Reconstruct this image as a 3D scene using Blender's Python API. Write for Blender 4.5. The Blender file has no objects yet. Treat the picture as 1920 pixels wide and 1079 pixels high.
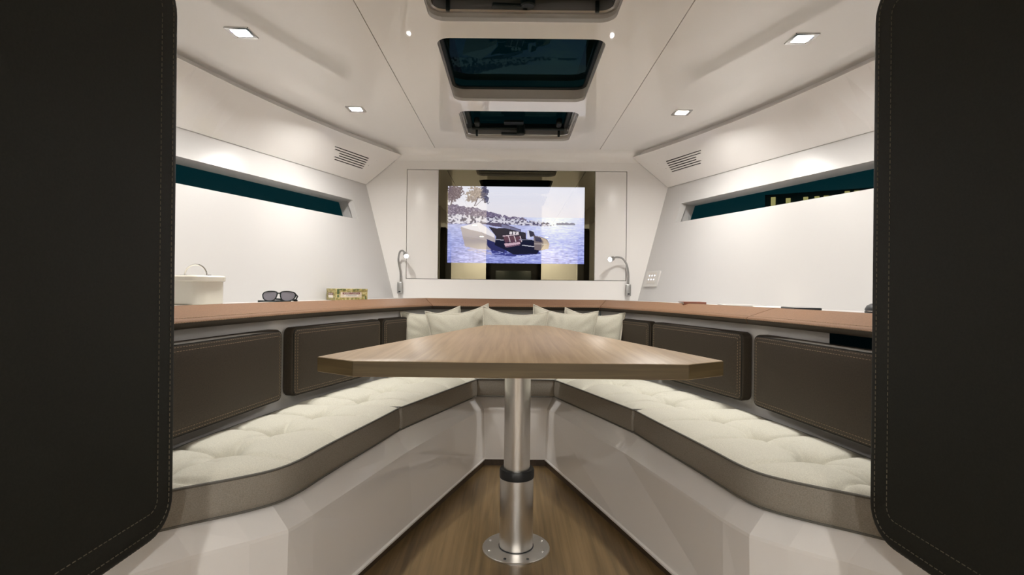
import bpy, bmesh, math, random
import numpy as np
from mathutils import Vector, Matrix
from mathutils.geometry import delaunay_2d_cdt

random.seed(4)
SC = bpy.context.scene
COL = SC.collection
R = math.radians
# ------------------------------------------------------------------ camera
CAM = (-0.022, 0.0, 0.85)
cd = bpy.data.cameras.new('camera')
cd.sensor_width = 36.0
cd.lens = 18.75
cd.clip_start = 0.02
cam = bpy.data.objects.new('camera', cd)
COL.objects.link(cam)
cam.location = CAM
cam.rotation_euler = (R(90), R(-0.6), 0)
SC.camera = cam
# ------------------------------------------------------------------ world, exposure
w = bpy.data.worlds.new('night')
SC.world = w
w.use_nodes = True
w.node_tree.nodes['Background'].inputs[0].default_value = (0.004, 0.022, 0.027, 1)
w.node_tree.nodes['Background'].inputs[1].default_value = 1.0
SC.view_settings.view_transform = 'Standard'
SC.view_settings.look = 'None'
SC.view_settings.gamma = 1.0
SC.view_settings.use_curve_mapping = False
SC.view_settings.exposure = 0.40
SC.cycles.max_bounces = 14
SC.cycles.diffuse_bounces = 8
SC.cycles.glossy_bounces = 6
SC.cycles.sample_clamp_indirect = 6.0
SC.cycles.caustics_reflective = False
SC.cycles.caustics_refractive = False
LIGHT_COL = (1.0, 0.965, 0.915)
DOWN_L = 900.0        # radiance of each ceiling downlight lens
AFT_L = (600.0, 5200.0)      # the same for two unseen pairs, added aft to light bench and leg
READ_W = 0.5           # each reading lamp

# ------------------------------------------------------------------ materials
def principled(name, col, rough=0.5, metal=0.0, spec=0.5, **kw):
    m = bpy.data.materials.new(name)
    m.use_nodes = True
    b = m.node_tree.nodes['Principled BSDF']
    b.inputs['Base Color'].default_value = (*col, 1)
    b.inputs['Roughness'].default_value = rough
    b.inputs['Metallic'].default_value = metal
    b.inputs['Specular IOR Level'].default_value = spec
    for k, v in kw.items():
        b.inputs[k].default_value = v
    return m

def node(m, kind, **kw):
    n = m.node_tree.nodes.new(kind)
    for k, v in kw.items():
        setattr(n, k, v)
    return n

def add_noise_bump(m, scale, strength, dist=0.002, detail=3, vor=False, stretch=(1, 1, 1)):
    nt = m.node_tree
    b = nt.nodes['Principled BSDF']
    tc = node(m, 'ShaderNodeTexCoord')
    mp = node(m, 'ShaderNodeMapping')
    mp.inputs['Scale'].default_value = stretch
    nt.links.new(tc.outputs['Object'], mp.inputs['Vector'])
    if vor:
        t = node(m, 'ShaderNodeTexVoronoi'); out = t.outputs['Distance']
    else:
        t = node(m, 'ShaderNodeTexNoise'); t.inputs['Detail'].default_value = detail; out = t.outputs['Fac']
    t.inputs['Scale'].default_value = scale
    nt.links.new(mp.outputs['Vector'], t.inputs['Vector'])
    bp = node(m, 'ShaderNodeBump')
    bp.inputs['Strength'].default_value = strength
    bp.inputs['Distance'].default_value = dist
    nt.links.new(out, bp.inputs['Height'])
    nt.links.new(bp.outputs['Normal'], b.inputs['Normal'])
    return t, out

def ramp_color(m, fac, stops):
    nt = m.node_tree
    r = node(m, 'ShaderNodeValToRGB')
    el = r.color_ramp.elements
    el[0].position, el[0].color = stops[0][0], (*stops[0][1], 1)
    el[1].position, el[1].color = stops[-1][0], (*stops[-1][1], 1)
    for p, c in stops[1:-1]:
        e = el.new(p); e.color = (*c, 1)
    nt.links.new(fac, r.inputs['Fac'])
    nt.links.new(r.outputs['Color'], nt.nodes['Principled BSDF'].inputs['Base Color'])

def fabric(name, col, amp=0.12):
    m = principled(name, col, 0.9, spec=0.2)
    t, out = add_noise_bump(m, 420, 0.3, 0.0005, 2)
    lo = tuple(c * (1 - amp) for c in col); hi = tuple(min(1, c * (1 + amp)) for c in col)
    ramp_color(m, out, [(0.3, lo), (0.7, hi)])
    return m

def leather(name, col, rough=0.5):
    m = principled(name, col, rough, spec=0.25)
    t, out = add_noise_bump(m, 260, 0.2, 0.0004, 2)
    lo = tuple(c * 0.86 for c in col); hi = tuple(c * 1.14 for c in col)
    ramp_color(m, out, [(0.3, lo), (0.7, hi)])
    return m

def wood(name, dark, mid, light, rough, axis, scale=1.0, spec=0.5):
    m = principled(name, mid, rough, spec=spec)
    nt = m.node_tree
    tc = node(m, 'ShaderNodeTexCoord')
    mp = node(m, 'ShaderNodeMapping')
    st = [60 * scale, 60 * scale, 60 * scale]
    st[axis] = 2.2 * scale
    mp.inputs['Scale'].default_value = st
    nt.links.new(tc.outputs['Object'], mp.inputs['Vector'])
    n1 = node(m, 'ShaderNodeTexNoise'); n1.inputs['Scale'].default_value = 1.0; n1.inputs['Detail'].default_value = 6
    n1.inputs['Distortion'].default_value = 0.6
    nt.links.new(mp.outputs['Vector'], n1.inputs['Vector'])
    mp2 = node(m, 'ShaderNodeMapping')
    st2 = [9 * scale] * 3
    st2[axis] = 0.8 * scale
    mp2.inputs['Scale'].default_value = st2
    nt.links.new(tc.outputs['Object'], mp2.inputs['Vector'])
    n2 = node(m, 'ShaderNodeTexNoise'); n2.inputs['Scale'].default_value = 1.0; n2.inputs['Detail'].default_value = 3
    nt.links.new(mp2.outputs['Vector'], n2.inputs['Vector'])
    mx = node(m, 'ShaderNodeMath', operation='MULTIPLY_ADD')
    mx.inputs[1].default_value = 0.55
    nt.links.new(n1.outputs['Fac'], mx.inputs[0])
    ad = node(m, 'ShaderNodeMath', operation='MULTIPLY')
    ad.inputs[1].default_value = 0.45
    nt.links.new(n2.outputs['Fac'], ad.inputs[0])
    nt.links.new(ad.outputs[0], mx.inputs[2])
    ramp_color(m, mx.outputs[0], [(0.36, dark), (0.5, mid), (0.64, light)])
    bp = node(m, 'ShaderNodeBump'); bp.inputs['Strength'].default_value = 0.06; bp.inputs['Distance'].default_value = 0.0008
    nt.links.new(n1.outputs['Fac'], bp.inputs['Height'])
    nt.links.new(bp.outputs['Normal'], nt.nodes['Principled BSDF'].inputs['Normal'])
    return m

def emitter(name, col, strength):
    m = bpy.data.materials.new(name)
    m.use_nodes = True
    nt = m.node_tree
    nt.nodes.clear()
    e = nt.nodes.new('ShaderNodeEmission'); o = nt.nodes.new('ShaderNodeOutputMaterial')
    e.inputs[0].default_value = (*col, 1); e.inputs[1].default_value = strength
    nt.links.new(e.outputs[0], o.inputs[0])
    return m

def dark_glass(name, tint, rough=0.02):
    """tinted pane: dim see-through plus a mirror-like surface reflection"""
    m = bpy.data.materials.new(name)
    m.use_nodes = True
    nt = m.node_tree
    nt.nodes.clear()
    o = nt.nodes.new('ShaderNodeOutputMaterial')
    t = nt.nodes.new('ShaderNodeBsdfTransparent'); t.inputs[0].default_value = (*tint, 1)
    g = nt.nodes.new('ShaderNodeBsdfGlossy'); g.inputs[0].default_value = (0.08, 0.15, 0.15, 1); g.inputs['Roughness'].default_value = rough
    f = nt.nodes.new('ShaderNodeFresnel'); f.inputs[0].default_value = 1.45
    mx = nt.nodes.new('ShaderNodeMixShader')
    ge = nt.nodes.new('ShaderNodeNewGeometry'); iv = nt.nodes.new('ShaderNodeMath'); iv.operation = 'SUBTRACT'; iv.inputs[0].default_value = 1.0
    mu = nt.nodes.new('ShaderNodeMath'); mu.operation = 'MULTIPLY'      # reflect at the front face only
    nt.links.new(ge.outputs['Backfacing'], iv.inputs[1]); nt.links.new(f.outputs[0], mu.inputs[0]); nt.links.new(iv.outputs[0], mu.inputs[1])
    nt.links.new(mu.outputs[0], mx.inputs[0]); nt.links.new(t.outputs[0], mx.inputs[1]); nt.links.new(g.outputs[0], mx.inputs[2])
    nt.links.new(mx.outputs[0], o.inputs[0])
    return m

M = {}
M['gelcoat'] = principled('gelcoat', (0.86, 0.845, 0.825), 0.03, spec=0.5)
M['lacquer'] = principled('lacquer', (0.84, 0.82, 0.80), 0.14, spec=0.45)
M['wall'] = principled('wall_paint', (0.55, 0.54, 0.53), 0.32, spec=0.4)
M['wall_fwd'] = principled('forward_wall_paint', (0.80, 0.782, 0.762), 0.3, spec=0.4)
M['gap'] = principled('dark_gap', (0.012, 0.011, 0.010), 0.8)
M['leather'] = leather('brown_leather_shaded', (0.052, 0.041, 0.029), 0.55)  # shaded copy of the bolster leather: dim upright faces put into the colour
M['leather_lit'] = leather('brown_leather_lit', (0.20, 0.108, 0.058), 0.6)  # lit copy of the same leather, top light put into the colour
M['leather_dark'] = leather('brown_leather_darkened', (0.013, 0.0135, 0.010), 0.65)  # same leather again, darkened to put the panels' shade into the colour
M['thread'] = principled('tan_thread', (0.30, 0.225, 0.145), 0.8)
M['thread_dull'] = principled('brown_thread', (0.10, 0.085, 0.06), 0.8)
M['cream'] = fabric('cream_fabric', (0.63, 0.612, 0.525), 0.10)
M['grey_fabric'] = fabric('grey_fabric', (0.30, 0.275, 0.235), 0.15)
M['pipe_fabric'] = fabric('piping_fabric', (0.14, 0.135, 0.12))
M['pillow'] = fabric('pillow_linen', (0.47, 0.45, 0.375), 0.13)
M['pillow_pipe'] = fabric('pillow_piping', (0.56, 0.53, 0.45))
M['table_wood'] = wood('table_veneer', (0.27, 0.18, 0.098), (0.345, 0.238, 0.134), (0.41, 0.29, 0.17), 0.40, 1, 1.0, 0.5)
M['table_edge'] = wood('table_edge_veneer', (0.075, 0.052, 0.022), (0.11, 0.078, 0.034), (0.145, 0.105, 0.048), 0.45, 0, 1.4)
M['floor_wood'] = wood('floor_veneer', (0.105, 0.068, 0.028), (0.165, 0.108, 0.046), (0.22, 0.145, 0.066), 0.36, 1, 1.2)
M['base_wood'] = wood('skirting_veneer', (0.035, 0.022, 0.013), (0.055, 0.035, 0.02), (0.075, 0.05, 0.03), 0.45, 1)
M['steel'] = principled('brushed_steel', (0.76, 0.745, 0.72), 0.3, 1.0)
add_noise_bump(M['steel'], 60, 0.05, 0.0006, 2, stretch=(1, 1, 40))
M['chrome'] = principled('chrome', (0.78, 0.77, 0.75), 0.1, 1.0)
M['satin'] = principled('satin_aluminium', (0.42, 0.42, 0.41), 0.32, 1.0)
M['rubber'] = principled('black_rubber', (0.012, 0.014, 0.016), 0.45)
M['black'] = principled('black_plastic', (0.006, 0.010, 0.009), 0.4, spec=0.25)
M['satin_grey'] = principled('reflector_grey', (0.35, 0.35, 0.35), 0.4)
M['hatch_liner'] = principled('hatch_liner_plastic', (0.62, 0.585, 0.54), 0.35)
M['hatch_frame'] = principled('hatch_frame_aluminium', (0.55, 0.54, 0.53), 0.25, 0.7)
M['hatch_glass'] = dark_glass('hatch_glass', (0.25, 0.4, 0.4))
M['win_glass'] = dark_glass('window_glass', (0.5, 0.75, 0.75))
M['white_plastic'] = principled('white_plastic', (0.62, 0.605, 0.58), 0.3)
M['ivory'] = principled('ivory_plastic', (0.72, 0.69, 0.60), 0.25)
M['lens'] = emitter('downlight_lens', LIGHT_COL, DOWN_L)
for k_ in range(2): M['lens_aft%d' % k_] = emitter('aft_fill_lens', LIGHT_COL, AFT_L[k_])
M['read_lens'] = emitter('reading_lamp_lens', (1.0, 0.97, 0.93), 40.0)
M['led'] = emitter('switch_led', (0.9, 0.9, 1.0), 1.4)

# ------------------------------------------------------------------ object helpers
def tag(o, label=None, cat=None, group=None, kind=None):
    if label: o['label'] = label
    if cat: o['category'] = cat
    if group: o['group'] = group
    if kind: o['kind'] = kind
    return o

def empty(name, loc=(0, 0, 0), rz=0.0):
    o = bpy.data.objects.new(name, None)
    o.empty_display_size = 0.05
    COL.objects.link(o)
    o.location = loc
    o.rotation_euler = (0, 0, rz)
    return o

def link(name, me, mat, parent=None, smooth=True, ang=35):
    if mat is not None:
        me.materials.append(mat)
    if smooth:
        me.polygons.foreach_set('use_smooth', [True] * len(me.polygons))
        me.set_sharp_from_angle(angle=R(ang))
    me.update()
    o = bpy.data.objects.new(name, me)
    COL.objects.link(o)
    if parent is not None:
        o.parent = parent
    return o

def mk(name, verts, faces, mat, parent=None, smooth=True, ang=35):
    me = bpy.data.meshes.new(name)
    me.from_pydata([tuple(v) for v in verts], [], faces)
    bm = bmesh.new(); bm.from_mesh(me)
    bmesh.ops.recalc_face_normals(bm, faces=bm.faces)
    bm.to_mesh(me); bm.free()
    return link(name, me, mat, parent, smooth, ang)

def box(name, size, loc, mat, parent=None, bev=0.003, rot=(0, 0, 0), seg=2):
    bm = bmesh.new()
    bmesh.ops.create_cube(bm, size=1)
    for v in bm.verts:
        v.co = Vector((v.co.x * size[0], v.co.y * size[1], v.co.z * size[2]))
    if bev:
        bmesh.ops.bevel(bm, geom=bm.edges[:], offset=bev, segments=seg, affect='EDGES', profile=0.5)
    me = bpy.data.meshes.new(name); bm.to_mesh(me); bm.free()
    o = link(name, me, mat, parent)
    o.location = loc
    o.rotation_euler = rot
    return o

def sweep_mesh(pts, radii, seg=10, closed=False):
    P = [Vector(p) for p in pts]
    n = len(P)
    V, F = [], []
    up = None
    for i in range(n):
        if closed:
            t = (P[(i + 1) % n] - P[i - 1]).normalized()
        else:
            t = (P[min(i + 1, n - 1)] - P[max(i - 1, 0)]).normalized()
        if up is None:
            a = Vector((0, 0, 1)) if abs(t.z) < 0.9 else Vector((1, 0, 0))
            up = (a - t * a.dot(t)).normalized()
        else:
            up = (up - t * up.dot(t)).normalized()
        s = t.cross(up)
        r = radii[i] if isinstance(radii, (list, tuple)) else radii
        for k in range(seg):
            a = 2 * math.pi * k / seg
            V.append(P[i] + (up * math.cos(a) + s * math.sin(a)) * r)
    for i in range(n if closed else n - 1):
        j = (i + 1) % n
        for k in range(seg):
            k2 = (k + 1) % seg
            F.append((i * seg + k, i * seg + k2, j * seg + k2, j * seg + k))
    if not closed:
        F.append(tuple(range(seg))[::-1])
        F.append(tuple((n - 1) * seg + k for k in range(seg)))
    return V, F

def tube(name, pts, radii, mat, parent=None, seg=10, closed=False):
    V, F = sweep_mesh(pts, radii, seg, closed)
    return mk(name, V, F, mat, parent)

def lathe(name, prof, mat, parent=None, seg=48, loc=(0, 0, 0)):
    V, F = [], []
    n = len(prof)
    for k in range(seg):
        a = 2 * math.pi * k / seg
        for r, z in prof:
            V.append((r * math.cos(a) + loc[0], r * math.sin(a) + loc[1], z + loc[2]))
    for k in range(seg):
        k2 = (k + 1) % seg
        for i in range(n - 1):
            F.append((k * n + i, k2 * n + i, k2 * n + i + 1, k * n + i + 1))
    if prof[0][0] > 1e-6: F.append(tuple(k * n for k in range(seg))[::-1])
    if prof[-1][0] > 1e-6: F.append(tuple(k * n + n - 1 for k in range(seg)))
    return mk(name, V, F, mat, parent)

def rrect(w, h, r, n=6):
    """rounded rectangle outline, anticlockwise, centred"""
    out = []
    for cx, cy, a0 in ((w / 2 - r, h / 2 - r, 0), (-w / 2 + r, h / 2 - r, 90), (-w / 2 + r, -h / 2 + r, 180), (w / 2 - r, -h / 2 + r, 270)):
        for k in range(n + 1):
            a = R(a0 + 90 * k / n)
            out.append((cx + r * math.cos(a), cy + r * math.sin(a)))
    return out

def cdt_plate(outer, holes=()):
    """triangulate a 2D outline with holes"""
    V = [Vector(p) for p in outer]
    E = [(i, (i + 1) % len(outer)) for i in range(len(outer))]
    for h in holes:
        b = len(V)
        V += [Vector(p) for p in h]
        E += [(b + i, b + (i + 1) % len(h)) for i in range(len(h))]
    v, e, f, *_ = delaunay_2d_cdt(V, E, [], 1, 1e-6)
    def inside(p, poly):
        c = False
        n = len(poly)
        for i in range(n):
            a, b2 = poly[i], poly[(i + 1) % n]
            if (a[1] > p[1]) != (b2[1] > p[1]) and p[0] < (b2[0] - a[0]) * (p[1] - a[1]) / (b2[1] - a[1]) + a[0]:
                c = not c
        return c
    out = []
    for t in f:
        c = sum((v[i] for i in t), Vector((0, 0))) / len(t)
        if inside(c, outer) and not any(inside(c, h) for h in holes):
            out.append(tuple(t))
    return v, out

def plate(name, outer, holes, fn, thick_fn, mat, parent=None, smooth=False):
    """plate with real thickness: fn(u,v) gives the face point, thick_fn(u,v) the point behind it"""
    v, f = cdt_plate(outer, holes)
    n = len(v)
    V = [fn(p.x, p.y) for p in v] + [thick_fn(p.x, p.y) for p in v]
    F = list(f) + [tuple(i + n for i in t[::-1]) for t in f]
    cnt = {}
    for t in f:
        for i in range(len(t)):
            a, b = t[i], t[(i + 1) % len(t)]
            cnt[(a, b)] = 1
    for (a, b) in cnt:
        if (b, a) not in cnt:
            F.append((b, a, a + n, b + n))
    return mk(name, V, F, mat, parent, smooth)

def ring_stack(outlines, cap_last=True, cap_first=False):
    """join equal-length closed outlines (lists of 3D points) to a skin"""
    n = len(outlines[0])
    V = [p for o in outlines for p in o]
    F = []
    for j in range(len(outlines) - 1):
        for i in range(n):
            i2 = (i + 1) % n
            F.append((j * n + i, j * n + i2, (j + 1) * n + i2, (j + 1) * n + i))
    if cap_last: F.append(tuple((len(outlines) - 1) * n + i for i in range(n)))
    if cap_first: F.append(tuple(range(n))[::-1])
    return V, F

def pad_mesh(L, H, T, r, bev, puff):
    """upholstered slab: X length, Z height, front at y=0 facing -Y, back at y=T"""
    def outl(ins, y):
        return [(p[0], y, p[1]) for p in rrect(L - 2 * ins, H - 2 * ins, max(r - ins, 0.004), 7)]
    rings = [outl(0.003, T), outl(0.0, T - 0.004), outl(0.0, bev)]
    for k in range(1, 6):
        a = R(90 * k / 5)
        rings.append(outl(bev * (1 - math.cos(a)), bev * (1 - math.sin(a))))
    for ins, dy in ((bev + 0.012, -puff * 0.45), (bev + 0.03, -puff * 0.8), (bev + 0.06, -puff)):
        if ins < min(L, H) / 2 - 0.01:
            rings.append(outl(ins, dy))
    return ring_stack(rings, True, True)

def stitch_mesh(lines, dash=0.006, gap=0.004, r=0.0006):
    V, F = [], []
    for pts in lines:
        P = [Vector(p) for p in pts]
        cum = [0.0]
        for a, b in zip(P, P[1:]):
            cum.append(cum[-1] + (b - a).length)
        def at(s):
            for i in range(len(P) - 1):
                if s <= cum[i + 1] + 1e-9:
                    f = (s - cum[i]) / max(cum[i + 1] - cum[i], 1e-9)
                    return P[i].lerp(P[i + 1], f)
            return P[-1]
        s = 0.002
        while s + dash < cum[-1]:
            a, b = at(s), at(s + dash)
            t = (b - a)
            if t.length > 1e-6:
                t.normalize()
                u = t.cross(Vector((0, 0, 1)))
                if u.length < 0.1: u = t.cross(Vector((1, 0, 0)))
                u.normalize(); n = t.cross(u)
                k = len(V)
                for q in (a, b):
                    for sx, sy in ((-1, -1), (1, -1), (1, 1), (-1, 1)):
                        V.append(q + u * r * sx + n * r * sy)
                for i in range(4):
                    j = (i + 1) % 4
                    F.append((k + i, k + j, k + 4 + j, k + 4 + i))
                F.append((k + 3, k + 2, k + 1, k)); F.append((k + 4, k + 5, k + 6, k + 7))
            s += dash + gap
    return V, F

def stitching(lines, mat, parent, **kw):
    V, F = stitch_mesh(lines, **kw)
    o = mk('stitching', V, F, mat, parent, smooth=False)
    o['kind'] = 'stuff'
    return o

def text_mesh(name, body, size, mat, parent, loc, rot, width=None, extrude=0.0003):
    cu = bpy.data.curves.new(name, 'FONT')
    cu.body = body; cu.size = size; cu.extrude = extrude
    cu.align_x = 'CENTER'; cu.align_y = 'CENTER'
    tmp = bpy.data.objects.new(name + '_tmp', cu)
    COL.objects.link(tmp)
    dg = bpy.context.evaluated_depsgraph_get()
    me = bpy.data.meshes.new_from_object(tmp.evaluated_get(dg))
    bpy.data.objects.remove(tmp); bpy.data.curves.remove(cu)
    if width:
        xs = [v.co.x for v in me.vertices]
        k = width / (max(xs) - min(xs))
        for v in me.vertices: v.co.x *= k
    me.materials.clear()
    o = link(name, me, mat, parent, smooth=False)
    o.location = loc; o.rotation_euler = rot
    return o

# ------------------------------------------------------------------ plan curves (right-hand side, mirrored for the left)
EYE = 0.85
CEIL = 1.63
YW = 3.05                                   # back wall
_bf = np.polyfit([1.0, 1.33, 1.83, 2.4, 2.78], [0.905, 0.864, 0.79, 0.597, 0.437], 3)
def BF(y): return float(np.polyval(_bf, y))         # front of the shelf-edge bolster
def WS(y): return BF(y) + 0.048                     # white wall behind the backrests
def hull(y, z): return 0.863 + 0.372 * (YW - y) - 0.255 * (1.43 - z)

def miter(path):
    """outward normals (to the right of travel reversed) for an open plan path"""
    out = []
    n = len(path)
    for i in range(n):
        ns = []
        for a, b in ((i - 1, i), (i, i + 1)):
            if 0 <= a and b < n:
                d = Vector((path[b][0] - path[a][0], path[b][1] - path[a][1])).normalized()
                ns.append(Vector((d.y, -d.x)))
        m = sum(ns, Vector((0, 0)))
        m.normalize()
        out.append(m / max(0.3, m.dot(ns[0])))
    return out

# ================================================================== STRUCTURE
# floor
fl = mk('floor', [(-1.05, -2.7, 0), (1.05, -2.7, 0), (1.05, 2.75, 0), (-1.05, 2.75, 0),
                  (-1.05, -2.7, -0.03), (1.05, -2.7, -0.03), (1.05, 2.75, -0.03), (-1.05, 2.75, -0.03)],
        [(0, 1, 2, 3), (7, 6, 5, 4), (0, 4, 5, 1), (1, 5, 6, 2), (2, 6, 7, 3), (3, 7, 4, 0)], M['floor_wood'], smooth=False)
tag(fl, kind='structure')

# ceiling: three lacquered panels with fine joints, the middle one cut for the hatches
ce = empty('ceiling', (0, 0, CEIL)); tag(ce, kind='structure')
HATCH = [(1.29, 0.54, 0.55), (1.9525, 0.54, 0.565), (2.595, 0.54, 0.47)]      # centre y, width, length
JX = 0.463
DL_FWD = [(0.867, 1.65), (0.718, 2.35)]
DL_AFT_FILL = [(0.50, -0.60), (0.50, -2.10)]  # unseen fill lamps behind the camera, added for light on the bench front
hole = [[(p[0], p[1] + cy) for p in rrect(wd, ln, 0.045)] for cy, wd, ln in HATCH]
plate('ceiling_panel', [(-JX + .0015, -2.7), (JX - .0015, -2.7), (JX - .0015, 2.99), (-JX + .0015, 2.99)], hole,
      lambda u, v: (u, v, 0), lambda u, v: (u, v, 0.012), M['gelcoat'], ce)
for s in (-1, 1):
    plate('ceiling_panel', [(s * (JX + .0015), -2.7), (s * 1.75, -2.7), (s * 1.75, 1.0), (s * 1.02, 2.99), (s * (JX + .0015), 2.99)][::s],
          [[(s * x + a, y + b) for a, b in ((-.027, -.027), (.027, -.027), (.027, .027), (-.027, .027))] for x, y in DL_FWD + DL_AFT_FILL],
          lambda u, v: (u, v, 0), lambda u, v: (u, v, 0.012), M['gelcoat'], ce)
    mk('joint_backing', [(s * (JX - .01), -2.7, .013), (s * (JX + .01), -2.7, .013), (s * (JX + .01), 3.0, .013), (s * (JX - .01), 3.0, .013)], [(0, 1, 2, 3)], M['gap'], ce, smooth=False)
# cove between ceiling and back wall
cv = []
for k in range(9):
    a = R(90 * k / 8)
    cv.append((2.99 + 0.06 * math.sin(a), 1.57 + 0.06 * math.cos(a)))
V, F = [], []
for y, z in cv:
    V += [(-0.72, y, z), (0.72, y, z)]
for i in range(8):
    F.append((2 * i, 2 * i + 1, 2 * i + 3, 2 * i + 2))
tag(mk('trim_1', V, F, M['gelcoat']), kind='structure')

# back wall with recessed opening for television and side panels
wb = empty('wall_back', (0, YW, 0)); tag(wb, kind='structure')
PX, PZ0, PZ1 = 0.630, 0.893, 1.521
outer = [(-0.66, 0.70), (0.66, 0.70), (hull(YW, 0.78), 0.78), (hull(YW, 1.43), 1.43), (0.66, 1.60), (0.66, 1.64), (-0.66, 1.64), (-0.66, 1.60), (-hull(YW, 1.43), 1.43), (-hull(YW, 0.78), 0.78)]
plate('wall_panel', outer, [[(-PX, PZ0), (PX, PZ0), (PX, PZ1), (-PX, PZ1)]], lambda u, v: (u, 0, v), lambda u, v: (u, 0.03, v), M['wall_fwd'], wb)
mk('recess_backing', [(-0.65, 0.028, 0.87), (0.65, 0.028, 0.87), (0.65, 0.028, 1.54), (-0.65, 0.028, 1.54)], [(0, 1, 2, 3)], M['gap'], wb, smooth=False)
for s in (-1, 1):
    xa, xb = 0.4485, PX - 0.003
    box('access_panel', (xb - xa, 0.02, PZ1 - PZ0 - 0.006), (s * (xa + xb) / 2, 0.0105, (PZ0 + PZ1) / 2), M['wall_fwd'], wb, 0.0012)

# side walls: flared hull lining with a long window slot
WZ0, WZ1, WY1 = 1.212, 1.316, 2.905
for s, nm, wn in ((-1, 'wall_left', 'window_1'), (1, 'wall_right', 'window_2')):
    ws = empty(nm, (0, 0, 0)); tag(ws, kind='structure')
    ya = 0.985
    outl = [(ya, 0.74), (YW, 0.74), (YW, 1.63), (ya, 1.63)]
    slot = [(ya + 0.25, WZ0), (WY1, WZ0), (WY1 - 0.012, WZ1), (ya + 0.25, WZ1)]
    fnw = lambda u, v, s=s: (s * hull(u, v), u, v)
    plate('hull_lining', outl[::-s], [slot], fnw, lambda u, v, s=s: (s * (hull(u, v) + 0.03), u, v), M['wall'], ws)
    # reveal of the slot, tapering towards the glass
    gl = [(ya + 0.25, WZ0 - 0.004), (WY1 + 0.03, WZ0 - 0.004), (WY1 + 0.022, WZ1 - 0.008), (ya + 0.25, WZ1 - 0.008)]
    WO = 0.10
    V = [(s * hull(u, v), u, v) for u, v in slot] + [(s * (hull(u, v) + WO), u, v) for u, v in gl]
    F = [(i, (i + 1) % 4, 4 + (i + 1) % 4, 4 + i) for i in range(4)]
    rv = mk('window_reveal', V, F, M['wall'], ws, smooth=False)
    wi = empty(wn, (0, 0, 0)); tag(wi, kind='structure')
    pane = [(s * (hull(u, v) + WO - 0.001), u, v) for u, v in gl]
    back = [(s * (hull(u, v) + WO + 0.006), u, v) for u, v in gl]
    mk('pane', pane + back, [(0, 1, 2, 3), (7, 6, 5, 4)] + [(i, (i + 1) % 4, 4 + (i + 1) % 4, 4 + i) for i in range(4)], M['win_glass'], wi, smooth=False)

# white wall behind the backrests (seat level to shelf), with the open cubby on the right
ys = [0.985, 1.2, 1.4, 1.53, 1.9, 2.1, 2.3, 2.5, 2.7, 2.84]
for s, nm in ((-1, 'wall_seat_left'), (1, 'wall_seat_right')):
    rows = []
    for y in ys:
        rows.append((s, BF(y), y))
    V, F = [], []
    for s_, b_, y in rows:
        V += [(s_ * (b_ + 0.048), y, 0.3395), (s_ * (b_ + 0.048), y, 0.692), (s_ * (b_ + 0.048), y, 0.742)]
    for i in range(len(rows) - 1):
        for k in range(2):
            if s > 0 and k == 1 and ys[i + 1] <= 1.531:
                continue
            F.append((3 * i + k, 3 * i + 3 + k, 3 * i + 4 + k, 3 * i + 1 + k))
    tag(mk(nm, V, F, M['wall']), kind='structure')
xb = WS(2.84)
tag(mk('wall_seat_back', [(-xb, 2.86, 0.3395), (xb, 2.86, 0.3395), (xb, 2.86, 0.745), (-xb, 2.86, 0.745)], [(0, 1, 2, 3)], M['wall'], smooth=False), kind='structure')

# bulkheads either side of the entrance and the aft cabin end
for s, nm in ((-1, 'wall_bulkhead_left'), (1, 'wall_bulkhead_right')):
    bh = empty(nm, (0, 0, 0)); tag(bh, kind='structure')
    box('bulkhead_upper', (1.05, 0.04, CEIL - 0.43), (s * (0.715 + 0.525), 0.955, (CEIL + 0.43) / 2), M['wall'], bh, 0)
    box('bulkhead_lower', (0.85, 0.04, 0.43), (s * (0.90 + 0.425), 0.955, 0.215), M['wall'], bh, 0)
    box('door_post', (0.04, 0.44, CEIL - 0.43), (s * 0.735, 0.715, (CEIL + 0.43) / 2), M['wall'], bh, 0)
    box('side_lining', (0.03, 3.6, CEIL), (s * 1.035, -0.88, CEIL / 2), M['wall'], bh, 0)
wa = empty('wall_aft', (0, -2.60, 0)); tag(wa, kind='structure')
for s in (-1, 1):
    box('bulkhead_panel', (0.60, 0.03, CEIL), (s * (0.45 + 0.30), 0, CEIL / 2), M['wall'], wa, 0)
box('doorway_backing', (1.2, 0.02, CEIL), (0, -0.5, CEIL / 2), M['gap'], wa, 0)
box('doorway_locker', (0.60, 0.25, 1.13), (0, -0.3, 0.565), M['black'], wa, 0.01)

# ================================================================== BENCH BASE
half_top = [(0.870, 0.985), (0.735, 1.122), (0.645, 1.195), (0.585, 1.255), (0.555, 1.33), (0.425, 1.85), (0.180, 2.535)]
half_cre = [(0.830, 0.985), (0.692, 1.122), (0.602, 1.190), (0.540, 1.248), (0.511, 1.33), (0.376, 1.85), (0.150, 2.516)]
half_bot = [(0.822, 0.985), (0.690, 1.122), (0.606, 1.190), (0.545, 1.250), (0.512, 1.33), (0.356, 1.85), (0.142, 2.540)]
def both(h): return [(-x, y) for x, y in h] + [(x, y) for x, y in h[::-1]]
T_, C_, B_ = both(half_top), both(half_cre), both(half_bot)
rows = [[(x, y, 0.338) for x, y in T_], [(x, y, 0.278) for x, y in C_], [(x * 0.998, y, 0.270) for x, y in C_],
        [(x, y, 0.040) for x, y in B_], [(x * 0.985, y, 0.036) for x, y in B_], [(x * 0.985, y, 0.030) for x, y in B_], [(x * 1.06, y + 0.01, 0.030) for x, y in B_]]
outerpath = [(-WS(y), y) for y in ys] + [(WS(y), y) for y in ys[::-1]]
V, F = [], []
n = len(T_)
for r_ in rows: V += r_
for j in range(len(rows) - 1):
    for i in range(n - 1):
        F.append((j * n + i, j * n + i + 1, (j + 1) * n + i + 1, (j + 1) * n + i))
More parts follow.
